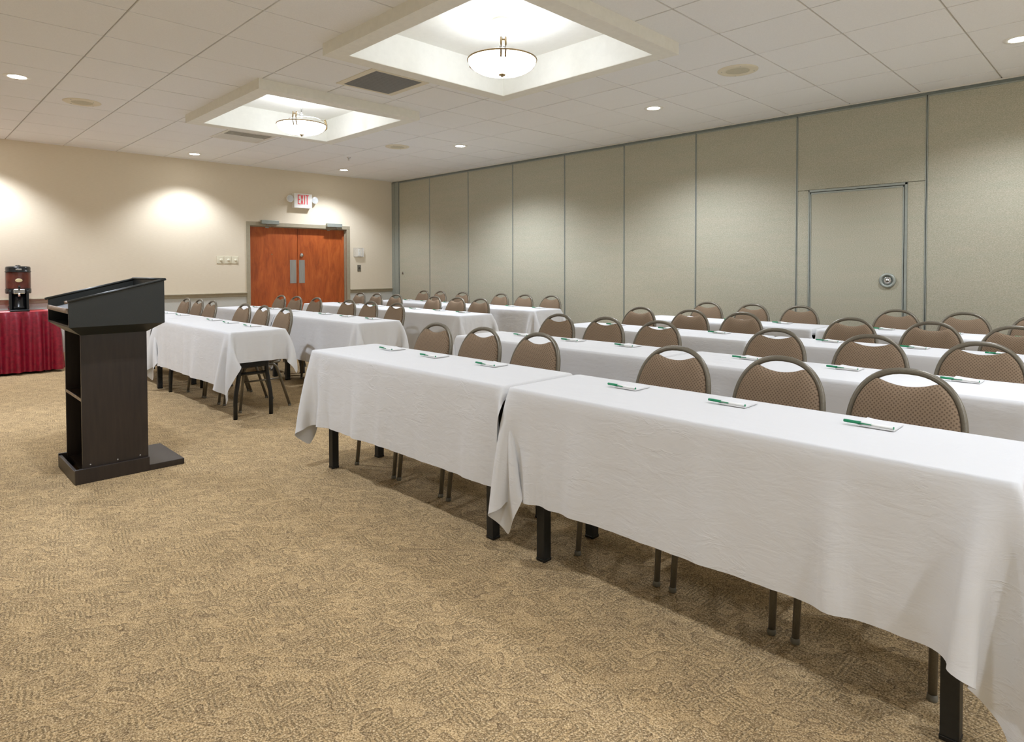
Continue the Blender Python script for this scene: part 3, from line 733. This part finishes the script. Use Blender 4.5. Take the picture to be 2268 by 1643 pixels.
# ------------------------------------------------------------------ table linen simulated by position-based dynamics
def sim_cloth(hx, hy, top, oL, oR, oF, oB, conL, conR, seed, s=0.034, steps=190, iters=12):
    rng = np.random.default_rng(seed)
    def axis(a, h, b):
        k = [max(2, int(round(q/s))) for q in (a, 2*h, b)]
        return np.concatenate([np.linspace(-h-a, -h, k[0]+1)[:-1], np.linspace(-h, h, k[1]+1)[:-1], np.linspace(h, h+b, k[2]+1)])
    xs, ys = axis(oL, hx, oR), axis(oF, hy, oB)
    nx, ny = len(xs), len(ys)
    GX, GY = np.meshgrid(xs, ys, indexing='ij')
    def rest(sa, sb): return np.sqrt((GX[sa]-GX[sb])**2+(GY[sa]-GY[sb])**2)
    P = np.zeros((nx, ny, 3)); P[..., 0] = xs[:, None]; P[..., 1] = ys[None, :]; P[..., 2] = top
    inx = np.abs(P[..., 0]) < hx+.001; iny = np.abs(P[..., 1]) < hy+.001
    W = np.where(inx & iny, 0.0, 1.0)
    dxo = np.maximum(np.abs(P[..., 0])-hx, 0); dyo = np.maximum(np.abs(P[..., 1])-hy, 0)
    # start with the skirts already tipped down so that they settle quickly
    over = np.maximum(dxo, dyo)
    P[..., 2] -= over*0.75
    P[..., 0] -= np.sign(P[..., 0])*dxo*0.35; P[..., 1] -= np.sign(P[..., 1])*dyo*0.35
    ph = rng.uniform(0, 6.28, 8)
    lat = sum(np.sin(P[..., 0]*f+ph[i]) for i, f in enumerate((5.1, 8.3, 12.7)))*.004
    P[..., 1] += np.sign(P[..., 1])*lat*(dyo > 0)*dyo*3
    P += rng.normal(0, .0012, P.shape)*W[..., None]
    V = np.zeros_like(P)
    def pair(sa, sb, k, slack=1.0):
        A, B, wa, wb = P[sa], P[sb], W[sa], W[sb]
        d = B-A; L = np.sqrt((d*d).sum(-1))+1e-9; ws = wa+wb
        c = np.where(ws > 0, (L-rest(sa, sb)*slack)/L*k/np.maximum(ws, 1e-9), 0)
        A += (wa*c)[..., None]*d; B -= (wb*c)[..., None]*d
    dt = 1/60.; S = np.s_
    for st in range(steps):
        V *= 0.975 if st < steps*.7 else 0.93
        V[..., 2] -= 9.8*dt*W
        old = P.copy(); P += V*dt*W[..., None]
        for it in range(iters):
            for o in (0, 1):
                n = (nx-o)//2*2; pair(S[o:o+n:2], S[o+1:o+n:2], .95, 1.004)
                m_ = (ny-o)//2*2; pair(S[:, o:o+m_:2], S[:, o+1:o+m_:2], .95)
                pair(S[o:o+n:2, :-1], S[o+1:o+n:2, 1:], .22); pair(S[o:o+n:2, 1:], S[o+1:o+n:2, :-1], .22)
            if it % 3 == 0:
                for o in range(4):
                    n = len(range(o+2, nx, 4)); pair(S[o:o+4*(n-1)+1:4], S[o+2::4], .10)
                    n = len(range(o+2, ny, 4)); pair(S[:, o:o+4*(n-1)+1:4], S[:, o+2::4], .10)
            if it % 2 == 1:
                mg = .007; ax, ay = np.abs(P[..., 0]), np.abs(P[..., 1])
                ins = (ax < hx+mg) & (ay < hy+mg) & (P[..., 2] < top-.002) & (W > 0)
                px, py = hx+mg-ax, hy+mg-ay; byx = px < py
                P[..., 0] = np.where(ins & byx, np.sign(P[..., 0])*(hx+mg), P[..., 0])
                P[..., 1] = np.where(ins & ~byx, np.sign(P[..., 1])*(hy+mg), P[..., 1])
                near = (ax < hx+mg) & (ay < hy+mg) & (W > 0) & (P[..., 2] >= top-.002)
                P[..., 2] = np.where(near, np.maximum(P[..., 2], top), P[..., 2])
                P[..., 2] = np.maximum(P[..., 2], .004)
                for con, sg in ((conL, -1.0), (conR, 1.0)):
                    if not con: continue
                    px = P[..., 0]*sg-(hx+.013); py = hy+.044-np.abs(P[..., 1])          # the neighbouring table stands here
                    hit = (px > 0) & (py > 0) & (W > 0); byx = px < py
                    P[..., 0] = np.where(hit & byx, sg*(hx+.013), P[..., 0])
                    P[..., 1] = np.where(hit & ~byx, np.sign(P[..., 1])*(hy+.044), P[..., 1])
        V = (P-old)/dt
        sp = np.sqrt((V*V).sum(-1)); V *= np.minimum(1, 2.5/np.maximum(sp, 1e-9))[..., None]
    # soft vertical folds that deepen towards the hem
    drop = np.clip((top-.06-P[..., 2])/.40, 0, 1)
    fold = np.zeros(nx)
    for k in range(13):
        c0 = rng.uniform(-hx*.96, hx*.92); wd = rng.uniform(.022, .07); fold += rng.uniform(.3, 1.0)*np.exp(-((xs-c0)/wd)**2)
    front = ((GY < -hy-.02) & (np.abs(GX) < hx)).astype(float)*np.clip((hx-GX)/(.40 if conR else .12), 0, 1)*np.clip((hx+GX)/(.40 if conL else .12), 0, 1)
    P[..., 1] -= .026*fold[:, None]*drop*front
    P[..., 2] += .006*fold[:, None]*drop*front
    hem = (np.abs(GX[:, 0]) < hx+.001, np.abs(GY[0]) < hy+.001)
    return P, hem
def cloth_mesh(sim, mirror=False):
    P, hem = sim
    P = P.copy()
    if mirror: P[..., 0] *= -1
    nx, ny = P.shape[:2]
    idx = np.arange(nx*ny).reshape(nx, ny)
    f = np.stack([idx[:-1, :-1], idx[1:, :-1], idx[1:, 1:], idx[:-1, 1:]], -1).reshape(-1, 4)
    if mirror: f = f[:, ::-1]
    me = bpy.data.meshes.new('tablecloth')
    me.from_pydata(P.reshape(-1, 3).tolist(), [], f.tolist()); me.update()
    me.polygons.foreach_set('use_smooth', [True]*len(me.polygons))
    me.materials.append(M['linen'])
    pin = (hem[0][:, None] & hem[1][None, :])
    ix = np.where(hem[0])[0]; iy = np.where(hem[1])[0]
    brd = np.zeros(pin.shape, bool); brd[[ix[0], ix[-1]], iy[0]:iy[-1]+1] = True; brd[ix[0]:ix[-1]+1, [iy[0], iy[-1]]] = True
    brd = brd.ravel(); cr = me.attributes.new('crease_edge', 'FLOAT', 'EDGE')
    ev = np.zeros(len(me.edges)*2, int); me.edges.foreach_get('vertices', ev); ev = ev.reshape(-1, 2)
    cr.data.foreach_set('value', np.where(brd[ev].all(1), .88, 0.0).astype(np.float32))
    return me
THX, THY, TTOP = 0.905, 0.247, 0.758
simA = sim_cloth(THX, THY, TTOP+.003, .33, .45, .462, .255, True, False, 1)       # right-hand table, open right end
simB = sim_cloth(THX, THY, TTOP+.003, .36, .42, .455, .255, True, False, 8)
simC = sim_cloth(THX, THY, TTOP+.003, .34, .255, .455, .255, True, False, 5)      # right-hand table, short right end
simD = sim_cloth(THX, THY, TTOP+.003, .31, .06, .455, .255, False, True, 3)      # left-hand table, open left end
simE = sim_cloth(THX, THY, TTOP+.003, .36, .06, .460, .255, False, True, 12)
CL = {'open_right': [cloth_mesh(simA), cloth_mesh(simB)], 'open_left': [cloth_mesh(simD), cloth_mesh(simE)], 'short_right': [cloth_mesh(simC)]}

# ------------------------------------------------------------------ folding tables
def make_table(bent):
    root = thing('folding_table', 'x', 'table')
    bm = new(); box(bm, -THX+.004, THX-.004, -THY+.004, THY-.004, TTOP-.028, TTOP, .004); obj('tabletop', bm, 'table_board', root)
    bm = new()
    for s in (-1, 1): box(bm, -THX+.05, THX-.05, s*.20-.012, s*.20+.012, TTOP-.07, TTOP-.027, .002)
    obj('apron', bm, 'black_leg', root)
    lx = .79 if bent else .757
    for sx in (-1, 1):
        if not bent:
            for sy in (-1, 1):
                bm = new(); box(bm, sx*lx-.023, sx*lx+.023, sy*.172-.023, sy*.172+.023, 0.012, TTOP-.027, .004)
                lg = obj('leg', bm, 'black_leg', root)
                bm = new(); box(bm, sx*lx-.0245, sx*lx+.0245, sy*.172-.0245, sy*.172+.0245, 0, .014, .003); obj('foot_cap', bm, 'black_plastic', lg)
            bm = new(); box(bm, sx*lx-.012, sx*lx+.012, -.172, .172, .60, .63, .003); obj('cross_bar', bm, 'black_leg', root)
        else:
            for sy in (-1, 1):
                bm = new()
                tube(bm, [(sx*lx, sy*.125, TTOP-.03), (sx*lx, sy*.122, .55), (sx*lx, sy*.118, .44), (sx*lx, sy*.122, .38), (sx*lx, sy*.142, .26), (sx*lx, sy*.152, .20), (sx*lx, sy*.156, .14), (sx*lx, sy*.156, .0)], .0175, 12)
                obj('leg', bm, 'black_leg', root)
            bm = new(); tube(bm, [(sx*lx, -.12, .385), (sx*lx, .12, .385)], .011, 10); obj('cross_bar', bm, 'black_leg', root)
            bm = new(); box(bm, sx*lx-.012, sx*lx+.012, -.13, .13, .435, .58, .004); obj('top_plate', bm, 'black_leg', root)
    return root
straight = make_table(False); bent = make_table(True)

# ------------------------------------------------------------------ stacking banquet chair (faces -y, origin on the floor under the seat)
def back_frame_axes():
    b = Vector((0, .165, .46)); tp = Vector((0, .305, .925)); u = (tp-b).normalized(); n = Vector((0, u.z, -u.y)); return b, u, n
BB, BU, BN = back_frame_axes(); BT = .470; T0 = .235; BA, BH = .189, BT-T0-.006
def hw(tt, a=BA, b=BH, n=2.3):
    if tt >= T0: return a*max(0, 1-(min(1, (tt-T0)/b))**n)**(1/n)
    k = (T0-tt)/T0; return a-(a-.150)*(k*k*(3-2*k))
def bp(x, tt, d=0.0): return BB+BU*tt+Vector((x, 0, 0))+BN*d
def outline(a, b, t_lo, n=26):
    pts = []
    for i in range(n+1):
        th = i/n*PI
        c_, s_ = math.cos(th), math.sin(th)
        pts.append((math.copysign(abs(c_)**(2/2.3), c_)*a, T0+abs(s_)**(2/2.3)*b))
    m_ = 7
    lo_r = [(hw(t_lo+(T0-t_lo)*i/m_, a, b), t_lo+(T0-t_lo)*i/m_) for i in range(m_)]
    lo_l = [(-x, tt) for x, tt in reversed(lo_r)]
    return lo_r+pts+lo_l
def make_chair():
    root = thing('banquet_chair', 'x', 'chair')
    fr = new()
    tube(fr, [bp(x, tt) for x, tt in outline(BA, BH, -.03)], .0125, 10, r2=.0120, ref=Vector((0, 1, 0)))
    obj('back_frame', fr, 'chair_frame', root)
    # padded back with the scooped top edge under the hand hole
    ai, bi = BA-.0095, BH-.0095
    out = []
    for x, tt in outline(ai, bi, .03, 44):
        xs_ = .100
        if tt > T0+.05 and abs(x) < xs_:
            q_ = x/xs_; ts = T0+bi*(1-(xs_/ai)**2.3)**(1/2.3)
            tt = min(tt, ts-.023*(1-q_*q_))
        out.append((x, tt))
    cx_, ct_ = 0.0, .215; bm = new(); ringsF = []; uvs = {}
    def mkring(sc, d):
        ring = []
        for x, tt in out:
            xx, t2 = cx_+(x-cx_)*sc, ct_+(tt-ct_)*sc
            v_ = bm.verts.new(bp(xx, t2, d)); uvs[v_] = (xx+.5, t2+.5); ring.append(v_)
        return ring
    levels = [(.985, .012), (1.0, .002), (1.0, -.008), (.985, -.018), (.95, -.026), (.88, -.032), (.72, -.037), (.5, -.040), (.25, -.041)]
    RG = [mkring(s_, d_) for s_, d_ in levels]
    n_ = len(out)
    for A_, B_ in zip(RG, RG[1:]):
        for i in range(n_): f_ = bm.faces.new((A_[i], A_[(i+1) % n_], B_[(i+1) % n_], B_[i])); f_.smooth = True
    cv = bm.verts.new(bp(cx_, ct_, -.0415)); uvs[cv] = (.5+cx_, .5+ct_)
    for i in range(n_): f_ = bm.faces.new((RG[-1][i], RG[-1][(i+1) % n_], cv)); f_.smooth = True
    back = [mkring(s_, d_) for s_, d_ in ((.94, .018), (.6, .021))]
    for A_, B_ in zip([RG[0]]+back, back):
        for i in range(n_): f_ = bm.faces.new((A_[(i+1) % n_], A_[i], B_[i], B_[(i+1) % n_])); f_.smooth = True
    bm.faces.new(list(reversed(back[-1])))
    ul = bm.loops.layers.uv.new('UVMap')
    for f_ in bm.faces:
        for lp in f_.loops: lp[ul].uv = uvs[lp.vert]
    obj('backrest', bm, 'upholstery', root)
    # seat cushion
    bm = new(); uvs = {}
    def seat_out(n=56):
        pts = []
        for i in range(n):
            a = 2*PI*i/n; c_, s_ = math.cos(a), math.sin(a); e = 2/4.2
            x = math.copysign(abs(c_)**e, c_); y = math.copysign(abs(s_)**e, s_)
            w_ = .205-.020*(y+1)/2
            pts.append((x*w_, -.045+y*.205))
        return pts
    so = seat_out(); RG = []
    for sc, z in [(.96, .425), (1.0, .432), (1.0, .452), (.975, .470), (.92, .482), (.75, .490), (.45, .494)]:
        ring = []
        for x, y in so:
            v_ = bm.verts.new((x*sc, -.045+(y+.045)*sc, z)); uvs[v_] = (x*sc+.5, y*sc+.5); ring.append(v_)
        RG.append(ring)
    for A_, B_ in zip(RG, RG[1:]):
        for i in range(len(so)): f_ = bm.faces.new((A_[i], A_[(i+1) % len(so)], B_[(i+1) % len(so)], B_[i])); f_.smooth = True
    bm.faces.new(RG[-1]); bm.faces.new(list(reversed(RG[0])))
    ul = bm.loops.layers.uv.new('UVMap')
    for f_ in bm.faces:
        for lp in f_.loops: lp[ul].uv = uvs[lp.vert]
    obj('seat', bm, 'upholstery', root)
    bm = new()
    for s_ in (-1, 1):
        tube(bm, [(s_*.195, -.135, .413), (s_*.195, .06, .413)], .0125, 10)
        tube(bm, [(s_*.195, .04, .415), (s_*.18, .13, .425), tuple(bp(s_*.150, -.03))], .0125, 10)
    tube(bm, [(-.195, -.10, .415), (.195, -.10, .415)], .011, 8); tube(bm, [(-.195, .05, .415), (.195, .05, .415)], .011, 8)
    obj('seat_frame', bm, 'chair_frame', root)
    for s_ in (-1, 1):
        for kind in ('front', 'rear'):
            bm = new()
            if kind == 'front': pts = [(s_*.195, -.135, .413), (s_*.195, -.165, .407), (s_*.197, -.185, .388), (s_*.199, -.196, .355), (s_*.202, -.230, .018)]
            else: pts = [(s_*.195, .045, .413), (s_*.195, .078, .407), (s_*.197, .100, .388), (s_*.199, .115, .355), (s_*.205, .222, .018)]
            tube(bm, pts, .0125, 10); lg = obj('leg', bm, 'chair_frame', root)
            bm = new(); e = pts[-1]; lathe(bm, [(0, 0), (.014, 0), (.0155, .004), (.0145, .016), (.012, .02)], e[0], e[1]+(.002 if kind == 'rear' else -.002), 0, 12); obj('glide', bm, 'glide', lg)
        bm = new(); tube(bm, [(s_*.200, -.206, .27), (s_*.201, .140, .27)], .008, 8); obj('stretcher', bm, 'chair_frame', root)
    return root
chair = make_chair()

# ------------------------------------------------------------------ notepads and pens
def make_pad():
    root = thing('notepad', 'x', 'notepad')
    bm = new(); box(bm, -.055, .055, -.055, .055, 0, .0045, .0008); obj('sheets', bm, 'paper', root)
    bm = new(); prism(bm, [(-.054, .0046), (.054, .0046), (.054, .0052), (.02, .0052), (-.03, .0085), (-.054, .011), (-.054, .0102), (-.03, .0078)], -.054, .054)
    top = fin(bm, 'top_sheet')
    obj('top_sheet', top, 'paper', root)
    return root
def make_pen():
    root = thing('ballpoint_pen', 'x', 'pen')
    bm = new(); tube(bm, [(-.030, 0, .0050), (.072, 0, .0044)], .0039, 12); obj('barrel', bm, 'pen_white', root)
    bm = new(); tube(bm, [(-.080, 0, .0054), (-.078, 0, .0054), (-.026, 0, .0052)], .0054, 12, radii=[.8, 1, 1])
    cap = obj('cap', bm, 'pen_green', root)
    bm = new(); box(bm, -.064, .008, -.0085, -.0052, .0035, .0068, .001); obj('clip', bm, 'pen_green', cap)
    bm = new(); tube(bm, [(.0715, 0, .0046), (.0738, 0, .0046)], .0043, 10); obj('end_plug', bm, 'pen_green', root)
    return root
pad, pen = make_pad(), make_pen()

# ------------------------------------------------------------------ lay out the rows
ROWN = ['front', 'second', 'third', 'back']
POSN = ['first', 'second', 'third', 'fourth', 'fifth', 'last']
LCY = [-4.640, -3.430, -2.150, -0.935]; RCY = [-4.690, -3.465, -2.235, -0.985]
LX_ = [2.092, 3.932]; RX_ = [7.254, 9.097]
LCH = [[1.46, 1.91, 2.37, 3.33, 3.79, 4.29], [1.56, 2.06, 2.60, 3.41, 3.89, 4.40], [1.57, 2.03, 2.53, 3.41, 3.90, 4.36], [1.555, 2.02, 2.58, 3.44, 3.94, 4.45]]
RCH = [[6.74, 7.20, 7.69, 8.61, 9.10, 9.58], [6.78, 7.26, 7.74, 8.58, 9.12, 9.62], [6.75, 7.30, 7.80, 8.62, 9.15, 9.61], [6.79, 7.29, 7.78, 8.63, 9.12, 9.61]]
used = set()
def put(src, loc, rz, label, group):
    if id(src) not in used:
        used.add(id(src)); src.location = loc; src.rotation_euler = (0, 0, rz); src['label'] = label; src['group'] = group; return src
    return copy_thing(src, loc, rz, label, group)
keep = [straight, bent, chair, pad, pen]
random.seed(11)
for blk in ('left', 'right'):
    for r in range(4):
        cy = (LCY if blk == 'left' else RCY)[r]
        where = '%s row %s of aisle' % (ROWN[r], blk)
        for k in range(2):
            cx = ([1.930, 3.850] if blk == 'left' and r == 0 else LX_ if blk == 'left' else RX_)[k]
            end = 'left' if k == 0 else 'right'
            src = bent if (blk == 'left' and r == 0 and k == 1) else straight
            kind = 'folding table on bent black tube legs' if src is bent else 'folding table on straight black legs'
            tb = put(src, (cx, cy, 0), 0, '%s under the %s-hand cloth, %s' % (kind, end, where), 'folding tables in rows')
            if src is bent: tb.scale.x = 1.09
            if k == 0: me = CL['open_left'][r % 2]
            else: me = CL['short_right'][0] if blk == 'left' else CL['open_right'][r % 2]
            o = obj('tablecloth', me, 'linen', None, (cx, cy, 0))
            if src is bent: o.scale.x = 1.09
            sub = o.modifiers.new('smooth', 'SUBSURF'); sub.levels = 1; sub.render_levels = 1
            tag(o, 'white linen cloth draped over the %s-hand table, %s' % (end, where), 'tablecloth', 'white tablecloths')
        for i in range(6):
            x = (LCH if blk == 'left' else RCH)[r][i]
            fl = blk == 'left' and r == 0; tx = ([1.930, 3.850] if fl else LX_ if blk == 'left' else RX_)[i//3]; lx = .79*1.09 if fl and i > 2 else .757
            for lg in (tx-lx, tx+lx):                                # keep the chair seats clear of the table legs
                if abs(x-lg) < .235: x = lg+math.copysign(.235, tx-lg)
            lab = 'brown dotted round-back banquet chair, %s from left, %s' % (POSN[i], where)
            if i == 5: lab = 'brown dotted round-back banquet chair at the right end, %s' % where
            put(chair, (x, cy+.215+random.uniform(-.008, .008), 0), random.uniform(-.035, .035), lab, 'banquet chairs')
            off = .02 if blk == 'left' else -.10
            x0 = x+off+random.uniform(-.012, .012); yy = cy+.082+random.uniform(-.008, .008); rz = random.uniform(-.06, .04)
            pl = '%s place from left' % POSN[i] if i < 5 else 'right-end place'
            put(pad, (x0+.098, yy+.052, TTOP+.0055), rz*.5, 'small white notepad, %s, %s' % (pl, where), 'notepads')
            put(pen, (x0+.078, yy+.004, TTOP+.0105), rz-.02, 'green-capped white pen, %s, %s' % (pl, where), 'pens')
